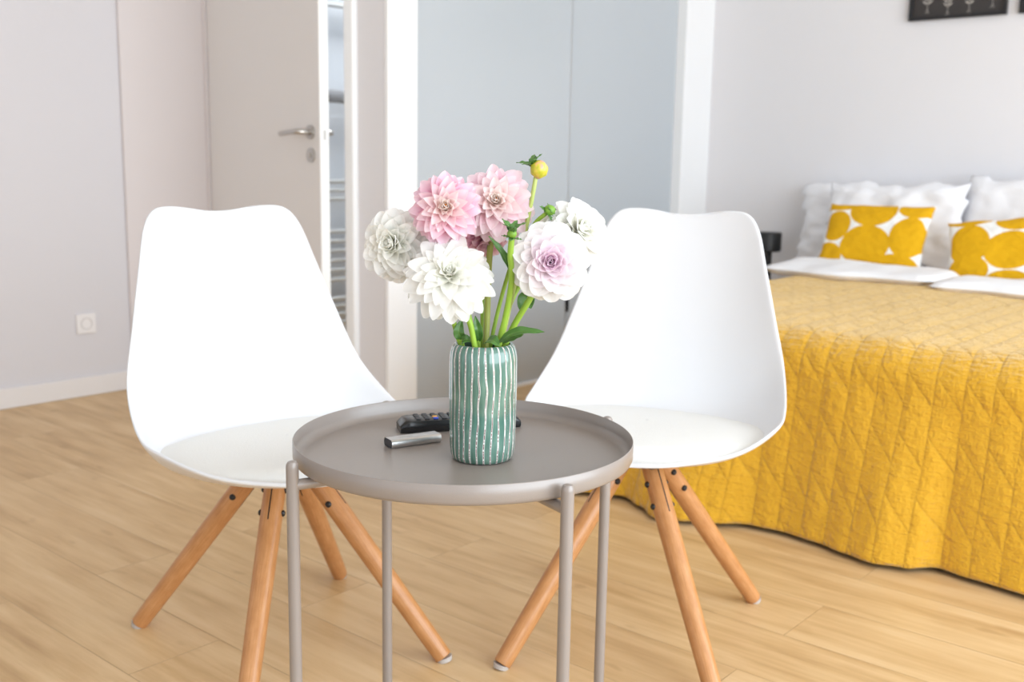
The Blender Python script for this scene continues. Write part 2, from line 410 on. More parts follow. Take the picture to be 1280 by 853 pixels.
# ------------------------------------------------------------------ chairs
RIM = [(.0, .208, .386), (.06, .201, .389), (.12, .183, .395), (.211, .117, .411), (.258, .015, .437), (.2665, -.054, .458), (.248, -.134, .5265), (.218, -.170, .625), (.188, -.2005, .727), (.166, -.222, .797), (.138, -.236, .830), (.092, -.2455, .835), (.045, -.25, .828)]
CEN = [(0, .208, .386), (0, .199, .384), (0, .180, .381), (0, .117, .376), (0, .015, .369), (0, -.075, .372), (0, -.168, .408), (0, -.212, .505), (0, -.236, .655), (0, -.249, .765), (0, -.2535, .806), (0, -.2545, .820), (0, -.254, .825)]
EX = [2, 2, 2.8, 4.0, 5.2, 5.2, 3.6, 2.7, 2.5, 2.3, 2.2, 2, 2]
def shell_rows():
    n = 6; R = crom(RIM, n); Cc = crom(CEN, n); E = [p.x for p in crom([(e, 0, 0) for e in EX], n)]
    NU = 33; rows = []
    for r, c, e in zip(R, Cc, E):
        row = []
        for j in range(NU):
            u = -1+2*j/(NU-1); u = math.copysign(abs(u)**.85, u)
            g = abs(u)**e
            row.append((lerp(c.y, r.y, g), u*max(r.x, .012), lerp(c.z, r.z, g)))
        rows.append(row)
    return rows
def make_chair(label, loc, rz, group):
    root = thing('dining_chair', label, 'chair', loc, rz, group)
    rows = shell_rows(); m = MB().grid(rows)
    sh = m.build('shell', M['shell'], root, solid=.0075, sub=1)
    md = sh.modifiers['solid']; md.offset = 1
    bvh = BVHTree.FromPolygons([Vector(v) for v in m.v], m.f)
    def zs(x, y):
        hit = bvh.ray_cast(Vector((x, y, .6)), Vector((0, 0, -1)))
        return hit[0].z if hit[0] else .40
    # the round cushion pad lying in the bowl
    NR, NA = 14, 72; top = []; bot = []
    for i in range(NR+1):
        r = max(i/NR, .01); rt = []; rb = []
        for k in range(NA):
            a = 2*PI*k/NA; ca, sa = math.cos(a), math.sin(a)
            yy = math.copysign(abs(ca)**(2/2.5), ca); xx = math.copysign(abs(sa)**(2/2.5), sa)
            fy = (.187 if yy > 0 else .150)*yy; fx = .232*xx
            if fy > 0: fx *= 1-.10*(yy*yy)
            x, y = fy*r-.012, fx*r
            zb = zs(x, y)+.0008
            dome = .413-.045*max(0, x)**1.3/.2**.3*.5+.011*(1-r**5)
            rt.append((x, y, max(zb+.0022, lerp(dome, zb+.004, max(0, (r-.93)/.07)**2)))); rb.append((x, y, zb))
        top.append(rt); bot.append(rb)
    pm = MB().grid(top, closed_u=True)
    pm.grid([top[-1], bot[-1]], closed_u=True); pm.grid(bot, closed_u=True, flip=True)
    pd = pm.build('seat_pad', M['pad'], root, sub=1); pd['label'] = 'round white upholstered seat pad'
    # metal spider under the bowl
    f = MB().box(-.04, .04, -.04, .04, .359, .366)
    for a in range(4): f.box(.0, .060, -.009, .009, .354, .360, Matrix.Rotation(PI/4+a*PI/2, 4, 'Z'))
    f.build('base_frame', M['black'], root, bevel=.001)
    for sx, sy in ((1, 1), (1, -1), (-1, 1), (-1, -1)):
        foot = Vector((sx*.236, sy*(.198 if sx > 0 else .224), .004)); d = foot.copy(); d.z = 0; d.normalize()
        topp = Vector((d.x*.047-.025, d.y*.047, .352)); ax = (foot-topp).normalized(); tg = Vector((-d.y, d.x, 0)); nr = ax.cross(tg)
        L = (foot-topp).length
        prof = [(0, .0200), (.25, .0202), (.6, .0190), (.93, .0172), (.99, .0165)]
        m = MB().tube([topp+ax*L*q for q, r in prof], [r for q, r in prof], 28)
        lg = m.build('leg', M['wood'], root, bevel=.0015)
        Mx = Matrix((( tg.x, nr.x, ax.x, topp.x), (tg.y, nr.y, ax.y, topp.y), (tg.z, nr.z, ax.z, topp.z), (0, 0, 0, 1)))
        b = MB().box(-.0012, .0012, -.0202, .0202, .004, .102, Mx); b.build('bracket', M['black'], lg, smooth=False)
        for q in (.038, .083):
            bm_ = MB(); c = topp+ax*q
            bm_.tube([c+tg*w_ for w_ in (-.0245, -.0220, -.0185, -.0184, .0184, .0185, .0220, .0245)], [.0035, .006, .0062, .003, .003, .0062, .006, .0035], 14)
            bm_.build('bolt', M['black'], lg)
        fm = MB().tube([foot-ax*.004+Vector((0, 0, .001)), Vector((foot.x, foot.y, 0))-Vector((0, 0, -.0)), ], [.0160, .0140], 20)
        g = fm.build('glide', M['felt'], lg); g['label'] = 'pale felt glide under the leg'
    return root
def base_shift(root, off, dz):
    for ch in root.children:
        if ch.name.split('.')[0] in ('leg', 'base_frame'): ch.location = (off[0], off[1], 0); ch.rotation_euler.z = dz
def copy_thing(root, loc, rz, label):
    r = root.copy(); C.objects.link(r); r.location = loc; r.rotation_euler.z = rz; r['label'] = label
    for ch in root.children:
        c = ch.copy(); C.objects.link(c); c.parent = r
        for g in ch.children:
            d = g.copy(); C.objects.link(d); d.parent = c
    return r
GRP = 'white shell chairs around the tray table'
chA = make_chair('white shell chair with wooden legs in front of the off-white door', (-1.5043, 1.1504, 0), -.1055, GRP)
chB = copy_thing(chA, (-1.0973, 1.708, 0), -1.2719, 'white shell chair with wooden legs standing beside the yellow bed')
base_shift(chA, (-.043, .024), -.12); base_shift(chB, (.048, .0), .10)

# ------------------------------------------------------------------ tray table
TC = Vector((-.967, 1.04, 0)); ZR = .547; RT = .2365
tb = thing('tray_table', 'round taupe metal tray table holding the flower vase', 'table', TC)
b0 = ZR-.0275
prof = [(.0005, b0+.0018), (RT-.014, b0+.0018), (RT-.0085, b0+.003), (RT-.0045, b0+.0065), (RT-.0018, b0+.012), (RT-.0018, ZR-.0008), (RT-.0009, ZR), (RT, ZR-.0008), (RT, b0+.006), (RT-.002, b0+.002), (RT-.006, b0), (.0005, b0)]
MB().lathe(prof, 160).build('tray', M['taupe'], tb, angle=50)
LG = []
for px, py in ((-1.042, .8), (-.725, .962), (-.895, 1.28), (-1.205, 1.119)):
    a = math.atan2(py-TC.y, px-TC.x); LG.append(a)
a0 = sum(a-k*PI/2 if a-k*PI/2 > -PI*1.6 else a for k, a in [(0, LG[0])])
for k in range(4):
    a = a0+k*PI/2; c, s = math.cos(a), math.sin(a); r = .2525
    z = [0.006, ZR-.012, ZR-.008, ZR-.0045, ZR-.003]; rr = [.0082, .0082, .0078, .0058, .002]
    lg = MB().tube([(c*r, s*r, q) for q in z], rr, 24).build('leg', M['taupe'], tb)
    MB().tube([(c*r, s*r, 0), (c*r, s*r, .012)], .0088, 20).build('foot_cap', M['taupe'], lg)
for k, zz in ((0, b0-.0085), (1, b0-.0085)):
    a = a0+k*PI/2; c, s = math.cos(a), math.sin(a); r = .2525
    m = MB().tube([(c*r, s*r, zz), (-c*r, -s*r, zz)], .0072, 18)
    m.build('cross_bar', M['taupe'], tb)
TZ = b0+.0018

# ------------------------------------------------------------------ vase
VC = Vector((-.930, 1.037, TZ+.0003))
vs = thing('vase', 'teal ribbed ceramic vase with white stripes on the taupe tray', 'vase', VC)
out = [(.0005, .0), (.038, .0), (.0415, .002), (.0437, .008), (.0447, .02), (.0458, .06), (.0460, .11), (.0458, .140), (.0448, .150), (.0425, .157), (.0395, .1605), (.0365, .1605)]
inn = [(.0355, .158), (.0375, .15), (.040, .135), (.040, .02), (.036, .008), (.0005, .007)]
seg = 248
P = []
for r, z in out:
    row = []
    for k in range(seg):
        a = 2*PI*k/seg; w = noise.noise((math.cos(a)*2, math.sin(a)*2, z*14))*.9
        rr = r*(1+.006*math.cos(a*29+w)*min(1, z/.01)*(1 if z < .155 else .4)) if r > .01 else r
        row.append((rr*math.cos(a), rr*math.sin(a), z))
    P.append(row)
MB().grid(P, [[(k/seg, z) for k in range(seg)] for r, z in out], closed_u=True).build('vase_body', M['vase'], vs, angle=80)
MB().lathe([out[-1]]+inn, 96).build('vase_inside', M['vase_in'], vs, angle=80)

# ------------------------------------------------------------------ flowers
RV = Vector((.7625, .6468, 0)); TV = Vector((.6468, -.7627, 0)); UP = Vector((0, 0, 1))
def bv(r, u, t): return (RV*r+UP*u+TV*t).normalized()
def frame(ax):
    a = ax.orthogonal().normalized(); return a, ax.cross(a)
def petal(m, c, ax, rad, th, L, W, hue, cup=.25, curl=.35, point=.5, rnd=random):
    """one petal leaving the heart at angle th from the axis, bending outward towards its tip"""
    NW = 6; TS = (0, .14, .28, .42, .56, .68, .78, .87, .94, .98, 1.0); th0 = th*.70; th1 = th*(1.0+curl)
    side = ax.cross(rad).normalized(); p = c+ax*(.10*L*math.cos(th)); P = []; UV = []; roll = rnd.uniform(-.22, .22); tp = 0
    yaw = rnd.uniform(-.10, .10); ph0 = rnd.uniform(0, 6)
    for t in TS:
        ph = lerp(th0, th1, t**1.3)
        d = ax*math.cos(ph)+rad*math.sin(ph)+side*yaw*t; nn = ax*math.sin(ph)-rad*math.cos(ph)
        p = p+d*(L*(t-tp)); tp = t
        s0 = min(1, t/.6); wt = .30+.70*(s0*s0*(3-2*s0))
        if t > .6:
            q = (t-.6)/.4; wt *= lerp(math.sqrt(max(0, 1-q*q)), 1-q**1.35, point)
        w = max(W*wt, .0003)
        row = []; uv = []
        for j in range(NW+1):
            s = -1+2*j/NW
            row.append(p+(side*math.cos(roll)+nn*math.sin(roll))*s*w+nn*(cup*w*s*s+.0005*math.sin(8*t+s*2.5+ph0)*t)); uv.append((hue, t))
        P.append(row); UV.append(uv)
    m.grid(P, UV)
def bloom(name, c, ax, R, N, mat, parent, W=.30, thmax=118, cup=.25, curl=.3, point=.5, flat=.8, seed=1, loose=.06):
    rnd = random.Random(seed); m = MB(); a, b = frame(ax)
    for i in range(N):
        q = (i+.5)/N; th = math.radians(5+(thmax-5)*q**.66)
        phi = i*2.399963+rnd.uniform(-.15, .15)
        rad = a*math.cos(phi)+b*math.sin(phi)
        L = R*(.50+.52*min(1, q*2.0))*rnd.uniform(1-loose, 1+loose)
        L *= math.sqrt(math.sin(th)**2+(flat*math.cos(th))**2)
        w = L*W*(.95+.05*min(1, q*2.0))*rnd.uniform(.88, 1.1)
        petal(m, c+ax*R*.24*max(0, 1-q*2.6)*flat, ax, rad, th+rnd.uniform(-1, 1)*loose, L, w, q, cup+.25*(1-min(1, q*2.2)), lerp(-.75, curl, min(1, q*3.0)), point, rnd)
    return m.build(name, mat, parent, angle=180)
def stem_part(parent, pts, r, mat, name='stem'):
    return MB().tube(crom(pts, 8), r, 12).build(name, mat, parent)
def leaf_part(parent, base, mid, tip, W, fold=.3, nrm=None, name='leaf'):
    pts = crom([base, mid, tip], 8); n = len(pts); P = []; UV = []
    nrm = (nrm or UP).normalized()
    for i, p in enumerate(pts):
        t = i/(n-1); d = (pts[min(i+1, n-1)]-pts[max(i-1, 0)]).normalized()
        sd = d.cross(nrm).normalized(); nn = sd.cross(d)
        w = max(W*math.sin(PI*t**.8)**.85*(1 if t < .98 else .3), .0004)
        row = []; uv = []
        for j in range(7):
            s = -1+2*j/6
            row.append(p+sd*s*w+nn*(fold*abs(s)*w+.0008*math.sin(t*20)*s)); uv.append((j/6, t))
        P.append(row); UV.append(uv)
    return MB().grid(P, UV).build(name, M['leaf'], parent, solid=.0006, sub=1)
MZ = .681
def mouth(du, dt, z=MZ): return Vector((VC.x, VC.y, z))+RV*du+TV*dt
def bottom(du, dt): return Vector((VC.x, VC.y, TZ+.012))+RV*du+TV*dt
def P3(x, y, z): return Vector((x, y, z))
VW = 'white dahlias in the teal vase'; VP = 'pink dahlias in the teal vase'; VB = 'dahlia buds in the teal vase'
def flower(label, c, ax, mth, bt, mid=None, r=.0036, stem='stem', group=None, cat='flower', name='dahlia'):
    base = Vector((VC.x, VC.y, TZ+.0075))
    root = thing(name, label, cat, base, 0, group)
    loc = lambda p: p-base
    e = c-ax*.006
    pts = [e, c-ax*.03] + ([mid] if mid else []) + [mth, bt]
    stem_part(root, [loc(p) for p in pts], r, M[stem])
    return root, loc
# pink pair
c = P3(-.9493, .9813, .8626); ax = bv(.05, .22, .95)
f, lc = flower('pink dahlia with deep pink outer petals, left of the paler one', c, ax, mouth(-.012, .004), bottom(.016, -.006), mouth(-.024, .02, .74), .0038, 'stem', VP)
bloom('bloom', lc(c), ax, .048, 112, M['pet_pink'], f, W=.235, thmax=132, cup=.40, curl=.26, point=.75, seed=3, flat=.9, loose=.08)
MB().sphere(lc(c)+ax*.024, .0030, 12, 8).build('heart', M['heart'], f)
c = P3(-.9291, 1.0575, .8692); ax = bv(.02, .26, .93)
f, lc = flower('pale pink dahlia at the top of the bouquet, nearest the yellow bud', c, ax, mouth(.003, -.010), bottom(-.004, .008), mouth(.006, -.022, .80), .0043, 'stem_brown', VP)
bloom('bloom', lc(c), ax, .053, 112, M['pet_pale'], f, W=.24, thmax=132, cup=.40, curl=.26, point=.6, seed=11, flat=.9, loose=.08)
MB().sphere(lc(c)+ax*.026, .0030, 12, 8).build('heart', M['heart'], f)
c = P3(-.9585, 1.0653, .8255); ax = bv(.15, -.5, .55)
f, lc = flower('drooping rose pink dahlia half hidden beneath the two pink blooms', c, ax, mouth(-.002, -.026), bottom(.004, .02), mouth(-.004, -.055, .80), .0034, 'stem', VP)
bloom('bloom', lc(c), ax, .037, 60, M['pet_rose'], f, W=.33, thmax=115, cup=.35, curl=.25, point=.6, seed=5)
# white ones
c = P3(-1.0189, .9616, .8135); ax = bv(-.32, .14, .9)
f, lc = flower('creamy white dahlia at the far left of the bouquet', c, ax, mouth(-.031, .006), bottom(.020, -.005), mouth(-.050, .015, .735), .0036, 'stem', VW)
bloom('bloom', lc(c), ax, .048, 110, M['pet_white'], f, W=.30, thmax=128, cup=.5, curl=.12, point=.3, seed=21, flat=.95, loose=.09)
MB().sphere(lc(c)+ax*.011, .0026, 12, 8).build('heart', M['heart_y'], f)
c = P3(-.931, .9706, .7741); ax = bv(.02, .52, .80)
f, lc = flower('low white dahlia with spread petals hanging just above the vase', c, ax, mouth(-.011, .024), bottom(.012, -.012), mouth(-.022, .034, .725), .0038, 'stem', VW)
bloom('bloom', lc(c), ax, .059, 118, M['pet_white'], f, W=.215, thmax=116, cup=.3, curl=.28, point=.5, seed=33, flat=.62, loose=.11)
MB().sphere(lc(c)+ax*.010, .0026, 12, 8).build('heart', M['heart_y'], f)
c = P3(-.841, 1.0665, .7967); ax = bv(.02, .14, .95)
f, lc = flower('white dahlia with a lilac pink heart, front right of the bouquet', c, ax, mouth(.030, -.004), bottom(-.020, .006), mouth(.060, .008, .742), .0042, 'stem', VW)
bloom('bloom', lc(c), ax, .052, 104, M['pet_blush'], f, W=.31, thmax=122, cup=.36, curl=.20, point=.1, seed=45, flat=.85, loose=.07)
leaf_part(f, lc(mouth(.048, -.004, .728)), lc(mouth(.058, -.012, .742)), lc(mouth(.064, -.01, .729)), .012, .25, TV)
c = P3(-.8479, 1.1263, .8301); ax = bv(.42, .40, .62)
f, lc = flower('white dahlia behind the lilac hearted one, nearest the right chair', c, ax, mouth(.020, -.024), bottom(-.010, .018), mouth(.05, -.05, .76), .0036, 'stem', VW)
bloom('bloom', lc(c), ax, .049, 100, M['pet_white'], f, W=.31, thmax=126, cup=.4, curl=.18, point=.15, seed=57, flat=.9, loose=.08)
# buds
def bud_thing(label, c, ax, mth, bt, mid, r, stem):
    return flower(label, c, ax, mth, bt, mid, r, stem, VB, 'flower bud', 'dahlia_bud')
def sepals(parent, c, ax, n, L, W, th, seed, mat='leaf'):
    a, b = frame(ax); rnd = random.Random(seed)
    for k in range(n):
        phi = k*2*PI/n+rnd.uniform(-.25, .25); rad = a*math.cos(phi)+b*math.sin(phi); q = th*rnd.uniform(.8, 1.2)
        d = ax*math.cos(q)+rad*math.sin(q); l = L*rnd.uniform(.75, 1.15)
        leaf_part(parent, c, c+d*l*.55, c+(d+rad*.35).normalized()*l, W, .3, (ax*math.sin(q)-rad*math.cos(q)), 'sepal')
c = P3(-.8762, 1.0826, .9159); ax = bv(.55, -.12, .62)
f, lc = bud_thing('yellow and pink dahlia bud on the tallest stem', c-ax*.004, bv(.15, .98, 0), mouth(.024, -.016), bottom(-.02, .012), mouth(.055, -.012, .84), .0030, 'stem_pale')
Mr = ax.to_track_quat('Z', 'Y').to_matrix().to_4x4()
bm = MB(); P = []
for i in range(15):
    thh = PI*(.01+.98*i/14); row = []
    for k in range(32):
        aa = 2*PI*k/32; rr = .0120*math.sin(thh)*(1+.05*math.cos(6*aa+thh*2)); row.append(lc(c)+(Mr @ Vector((rr*math.cos(aa), rr*math.sin(aa), -.0118*math.cos(thh)))))
    P.append(row)
bm.grid(P, closed_u=True).build('bud', M['bud'], f)
sepals(f, lc(c)-ax*.010, bv(-.30, .80, .15), 5, .024, .0060, .70, 4)
c = P3(-.8648, 1.0923, .8627); ax = bv(.6, .6, .4)
f, lc = bud_thing('tight green dahlia bud just above the white blooms on the right', c, ax, mouth(.010, -.024), bottom(-.008, .02), mouth(.040, -.03, .80), .0028, 'stem')
MB().sphere(lc(c), .0080, 16, 10, (1, 1, .9)).build('bud', M['bud_green'], f)
sepals(f, lc(c)-ax*.002, ax, 6, .013, .0036, .8, 8); sepals(f, lc(c)-ax*.006, ax, 4, .018, .0042, 1.5, 9)
c = P3(-.8636, 1.0146, .8345); ax = bv(.05, .95, .25)
f, lc = bud_thing('small green dahlia bud with pointed sepals in the middle of the bouquet', c, ax, mouth(.021, .010), bottom(-.014, -.008), mouth(.036, .035, .765), .0040, 'stem')
MB().sphere(lc(c), .0064, 16, 10, (1, 1, .9)).build('bud', M['bud_green'], f)
sepals(f, lc(c)-ax*.004, ax, 5, .026, .0055, .42, 12); sepals(f, lc(c)-ax*.006, ax, 4, .013, .0036, 1.5, 13)
n1 = mouth(.036, .040, .779)
leaf_part(f, lc(n1+RV*.002), lc(n1-RV*.012+UP*.028), lc(n1-RV*.030+UP*.051), .0055, .5, bv(.6, .4, .8))
leaf_part(f, lc(mouth(.018, .016, .684)), lc(mouth(.045, .032, .703)), lc(mouth(.082, .045, .706)), .0085, .3, bv(-.1, .8, .55))
leaf_part(f, lc(mouth(.022, .006, .684)), lc(mouth(.040, .014, .692)), lc(mouth(.054, .020, .698)), .0065, .3, bv(.1, .7, .6))
# dark leaves at the lip of the vase, each on its own short stalk
f, lc = flower('dark curled leaf sprig standing at the left lip of the vase', mouth(-.030, .010, .690), UP, mouth(-.027, .010), bottom(-.008, .006), None, .0018, 'stem', None, 'leaf', 'leaf_sprig')
leaf_part(f, lc(mouth(-.029, .010, .688)), lc(mouth(-.033, .016, .700)), lc(mouth(-.029, .012, .716)), .0075, .4, TV)
leaf_part(f, lc(mouth(-.029, .012, .684)), lc(mouth(-.024, .020, .690)), lc(mouth(-.012, .022, .688)), .0065, .4, bv(0, .6, .8))
f, lc = flower('upright dark leaf sprig between the stems in the vase mouth', mouth(-.008, -.004, .69), UP, mouth(-.006, -.004), bottom(-.002, .0), None, .0018, 'stem', None, 'leaf', 'leaf_sprig')
leaf_part(f, lc(mouth(-.007, -.004, .682)), lc(mouth(-.008, .002, .700)), lc(mouth(-.012, -.002, .719)), .0065, .4, TV)
leaf_part(f, lc(mouth(.002, .008, .684)), lc(mouth(.012, .024, .690)), lc(mouth(.022, .034, .684)), .0085, .35, bv(0, .7, .7))

# ------------------------------------------------------------------ remote and silver bar on the tray
q0 = Vector((-1.0993, 1.0451, 0)); q1 = Vector((-.9953, 1.2001, 0)); dx = (q1-q0).normalized(); ang = math.atan2(dx.y, dx.x)
cen = (q0+q1)/2+Vector((-dx.y, dx.x, 0))*.0235
rm = thing('remote_control', 'black remote control lying behind the vase on the tray', 'remote', (cen.x, cen.y, TZ+.0003), ang)
LR, WR = .094, .0225
P = []
for i in range(25):
    s = -1+2*i/24; x = LR*s; endf = max(0, (abs(s)-.86)/.14); w = WR*(1-.16*endf**2)*(1-.05*s); hh = .0195*(1-.45*endf**2.2)
    prof = [(-w*.86, 0), (-w, .004), (-w, hh*.68), (-w*.9, hh*.93), (-w*.7, hh), (0, hh*1.01), (w*.7, hh), (w*.9, hh*.93), (w, hh*.68), (w, .004), (w*.86, 0)]
    P.append([(x, y, z) for y, z in prof])
m = MB().grid(P, closed_u=True)
m.f.append(tuple(range(11))); m.f.append(tuple(reversed([24*11+k for k in range(11)])))
m.build('body', M['black_plastic'], rm, angle=40)
for i in range(11):
    for j in range(4):
        x = -LR*.70+i*.0132; y = -.0135+j*.009
        mat = 'key'
        if i == 2: mat = ('key_b', 'key_o', 'key', 'key')[j]
        if i == 7 and j in (0, 3): continue
        b = MB().box(x-.0038, x+.0038, y-.0030, y+.0030, .0188, .0214).build('button', M[mat], rm, bevel=.0009)
        if mat != 'key': b['label'] = {'key_b': 'blue button', 'key_o': 'orange button', 'key_r': 'red button'}[mat]
s0 = Vector((-1.0487, .9768, 0)); s1 = Vector((-1.0238, 1.0548, 0)); sd = (s1-s0).normalized()
cen = (s0+s1)/2+Vector((-sd.y, sd.x, 0))*.0135
pb = thing('power_bank', 'small flat silver bar lying left of the vase on the tray', 'power bank', (cen.x, cen.y, TZ+.0003), math.atan2(sd.y, sd.x))
Lp, Wp, Hp = .0395, .0125, .0125
sec = []
for k in range(9):
    a = -PI/2+PI*k/8; sec.append((Wp-.0035+.0045*math.cos(a), Hp/2+Hp/2*math.sin(a)))
sec += [(-y, z) for y, z in reversed(sec)]
MB().grid([[(x, y, z) for y, z in sec] for x in (-Lp, -Lp+.001, 0, Lp-.001, Lp)], closed_u=True).build('casing', M['alu'], pb)
for sg in (-1, 1):
    m = MB(); pts = [(sg*(Lp-.0008), y*.93, Hp/2+(z-Hp/2)*.9) for y, z in sec]; m.add(pts, [tuple(range(len(pts)))])
    m.build('end_cap', M['grey' if sg < 0 else 'alu'], pb, smooth=False)
MB().box(-Lp*.55, -Lp*.05, -.003, .003, Hp-.0001, Hp+.0002).build('engraving', M['steel'], pb, smooth=False)

# ------------------------------------------------------------------ bed
BX0, BX1, BY0, BY1 = -1.84, -.25, 2.47, 4.70; MT = .478
bd = thing('bed', 'double bed with dark base beneath the ochre quilt', 'bed', ((BX0+BX1)/2, (BY0+BY1)/2, 0))
ox, oy = (BX0+BX1)/2, (BY0+BY1)/2
MB().box(BX0+.02-ox, BX1-.02-ox, BY0+.03-oy, BY1-oy, .30, MT).build('mattress', M['linen'], bd, bevel=.05, seg=5)
MB().box(BX0+.05-ox, BX1-.05-ox, BY0+.06-oy, BY1-oy, .10, .298).build('bed_base', M['black'], bd, bevel=.01)
for sx in (0, 1):
    for sy in (0, 1):
        x = (BX0+.10 if sx == 0 else BX1-.16)-ox; y = (BY0+.12 if sy == 0 else BY1-.18)-oy
        MB().box(x, x+.06, y, y+.06, 0, .099).build('leg', M['black'], bd, bevel=.004)
# coverlet: top sheet running forward, rolling over the foot edge and hanging to the floor
HX = [-1.86, -1.72, -1.65, -1.566, -1.483, -1.406, -1.345, -1.286, -1.185, -1.099, -1.01, -.927, -.857, -.784, -.727, -.648, -.532, -.42, -.33]
HY = [2.31, 2.255, 2.30, 2.335, 2.295, 2.246, 2.270, 2.305, 2.369, 2.377, 2.365, 2.342, 2.323, 2.345, 2.400, 2.386, 2.373, 2.36, 2.37]
ZT = .512; RB = .11; YF = 2.455; HEM = .014
def cov(a, b):
    """a across the bed from its left edge, b along it from the far edge of the quilt towards the foot"""
    yfar = 4.02+.02*math.sin(a*3.1+.6)
    x = BX0-.02+a; topL = yfar-(YF+RB); arc = RB*PI/2
    drop = ZT-RB-HEM
    hy = interp(x, HX, HY)
    puffx = .007*noise.noise((a*3.1, b*2.2, 3))+.004*noise.noise((a*9, b*5, 7))
    if b < topL: p = Vector((x, yfar-b, ZT+puffx+.004*math.sin(a*2.4)))
    elif b < topL+arc:
        q = (b-topL)/RB; p = Vector((x, YF+RB-RB*math.sin(q), ZT-RB*(1-math.cos(q))+.004*math.sin(a*2.4)*(1-q/1.571)+puffx))
    else:
        q = min(1, (b-topL-arc)/drop)
        y = lerp(YF, hy, q**1.15)+.006*math.sin(x*34+1)*q*(1-q)*1.5+puffx*1.3
        p = Vector((x, y, ZT-RB-q*drop))
    return p, topL+arc+drop
def coverlet():
    P = []; UV = []; NA, NB = 250, 190; WA = BX1-BX0+.04; R2 = .09; SD = ZT-R2-.02
    total = R2*PI/2+SD
    for i in range(NB+1):
        row = []; uv = []
        for j in range(NA+1):
            A = -total+(WA+2*total)*j/NA
            a = min(max(A, R2), WA-R2)
            _, T = cov(a, 0); b = T*i/NB
            p, _ = cov(a, b)
            ex = abs(A-a)+0.0
            if ex > 0:
                sg = -1 if A < a else 1; q = min(ex/R2, PI/2); rest = max(0, ex-R2*PI/2)
                p = p.copy(); p.x += sg*(R2*math.sin(q)+rest*.10+.01*math.sin(b*17)*min(1, rest*4))
                nz = p.z-(R2*(1-math.cos(q))+rest)
                if nz < HEM: p.x += sg*0.0; nz = HEM+.02*max(0, math.sin(b*9))*0
                p.z = nz
            row.append(p); uv.append((A, b))
        P.append(row); UV.append(uv)
    o = MB().grid(P, UV, flip=True).build('quilted_coverlet', M['quilt'], None, solid=.008, offset=-1)
    return tag(o, 'ochre yellow quilted coverlet hanging over the foot of the bed', 'bedspread')
coverlet()

def slab(name, x0, x1, y0, y1, z0, th, mat, label, cat, group, seed, ex=.12, wob=.012, slope=0):
    """a soft folded duvet lying flat: rounded edges, gentle swells"""
    NX, NY = 60, 40; top = []; bot = []
    for i in range(NY+1):
        v = -1+2*i/NY; rt = []; rb = []
        for j in range(NX+1):
            u = -1+2*j/NX
            du, dv = max(0, (abs(u)-(1-ex*2/(x1-x0)))/(ex*2/(x1-x0))), max(0, (abs(v)-(1-ex*2/(y1-y0)))/(ex*2/(y1-y0)))
            e = math.sqrt(max(0, 1-min(1, du*du+dv*dv)))
            x = lerp(x0, x1, (u+1)/2); y = lerp(y0, y1, (v+1)/2)
            n = wob*(noise.noise((x*4, y*4, seed))+.5*noise.noise((x*11, y*9, seed+5)))
            y += .06*noise.noise((x*4, 0, seed+9))*(1 if v < 0 else .3)
            rt.append((x, y, z0+(th*.5)*(1+e)+n*e+slope*(x-x0))); rb.append((x, y, z0+th*.5*(1-e)))
        top.append(rt); bot.append(rb)
    m = MB().grid(top); m.grid(bot, flip=True)
    n = (NX+1)*(NY+1)
    o = m.build(name, mat, None)
    return tag(o, label, cat, group)
slab('folded_duvet', -1.94, -1.26, 3.80, 4.16, .507, .052, M['duvet'], 'thick white folded duvet below the left spotted cushion', 'duvet', None, 3, .07, .016)
slab('folded_duvet', -1.24, -.27, 3.70, 4.10, .507, .044, M['duvet'], 'thinner white duvet below the right spotted cushion', 'duvet', None, 8, .06, .014)

def pillow(name, c, w, h_, th, tilt, roll, mat, label, cat, group, seed, pinch=.10, wr=.008, flange=0):
    """a stuffed cover, leaning back by tilt from upright; face towards the foot of the bed"""
    N = 44; F = []; B = []; UV = []
    R = Matrix.Rotation(-tilt, 4, 'X') @ Matrix.Rotation(roll, 4, 'Y')
    for i in range(N+1):
        v = -1+2*i/N; rf = []; rb = []; uv = []
        for j in range(N+1):
            u = -1+2*j/N
            x = u*w/2*(1-pinch*(1-v*v)*abs(u)**3*0-pinch*.6*(1-abs(v)**2)*(abs(u)**4)); z = v*h_/2*(1-pinch*.6*(1-abs(u)**2)*(abs(v)**4))
            t = (max(0, 1-u**4)*max(0, 1-v**4))**.5
            wn = wr*(noise.noise((u*2.2+seed, v*2.2, seed))+.6*noise.noise((u*5+seed, v*5, seed*2)))
            wn += wr*.5*abs(noise.noise((u*3+v*5+seed, v*2-u, seed*3)))*max(abs(u), abs(v))**2; yf = -(th/2*t+wn*t); yb = th/2*t
            ed = wr*1.4*(noise.noise((u*3, v*3, seed+4))+.25*noise.noise((u*7, v*7, seed+6)))*max(abs(u), abs(v))**8
            rf.append(R @ Vector((x+ed, yf-.001, z+ed))); rb.append(R @ Vector((x+ed, yb+.001, z+ed))); uv.append(((u+1)/2, (v+1)/2))
        F.append(rf); B.append(rb); UV.append(uv)
    m = MB().grid(F, UV); m.grid(B, UV, flip=True)
    # close the seam
    nn = (N+1)**2; idx = [j for j in range(N+1)]+[i*(N+1)+N for i in range(1, N+1)]+[N*(N+1)+j for j in range(N-1, -1, -1)]+[i*(N+1) for i in range(N-1, 0, -1)]
    for k in range(len(idx)):
        a, b = idx[k], idx[(k+1) % len(idx)]; m.f.append((b, a, a+nn, b+nn))
    o = m.build(name, mat, None, loc=c, angle=75)
    return tag(o, label, cat, group)
GP = 'white pillows at the head of the bed'; GC = 'ochre spotted cushions on the bed'
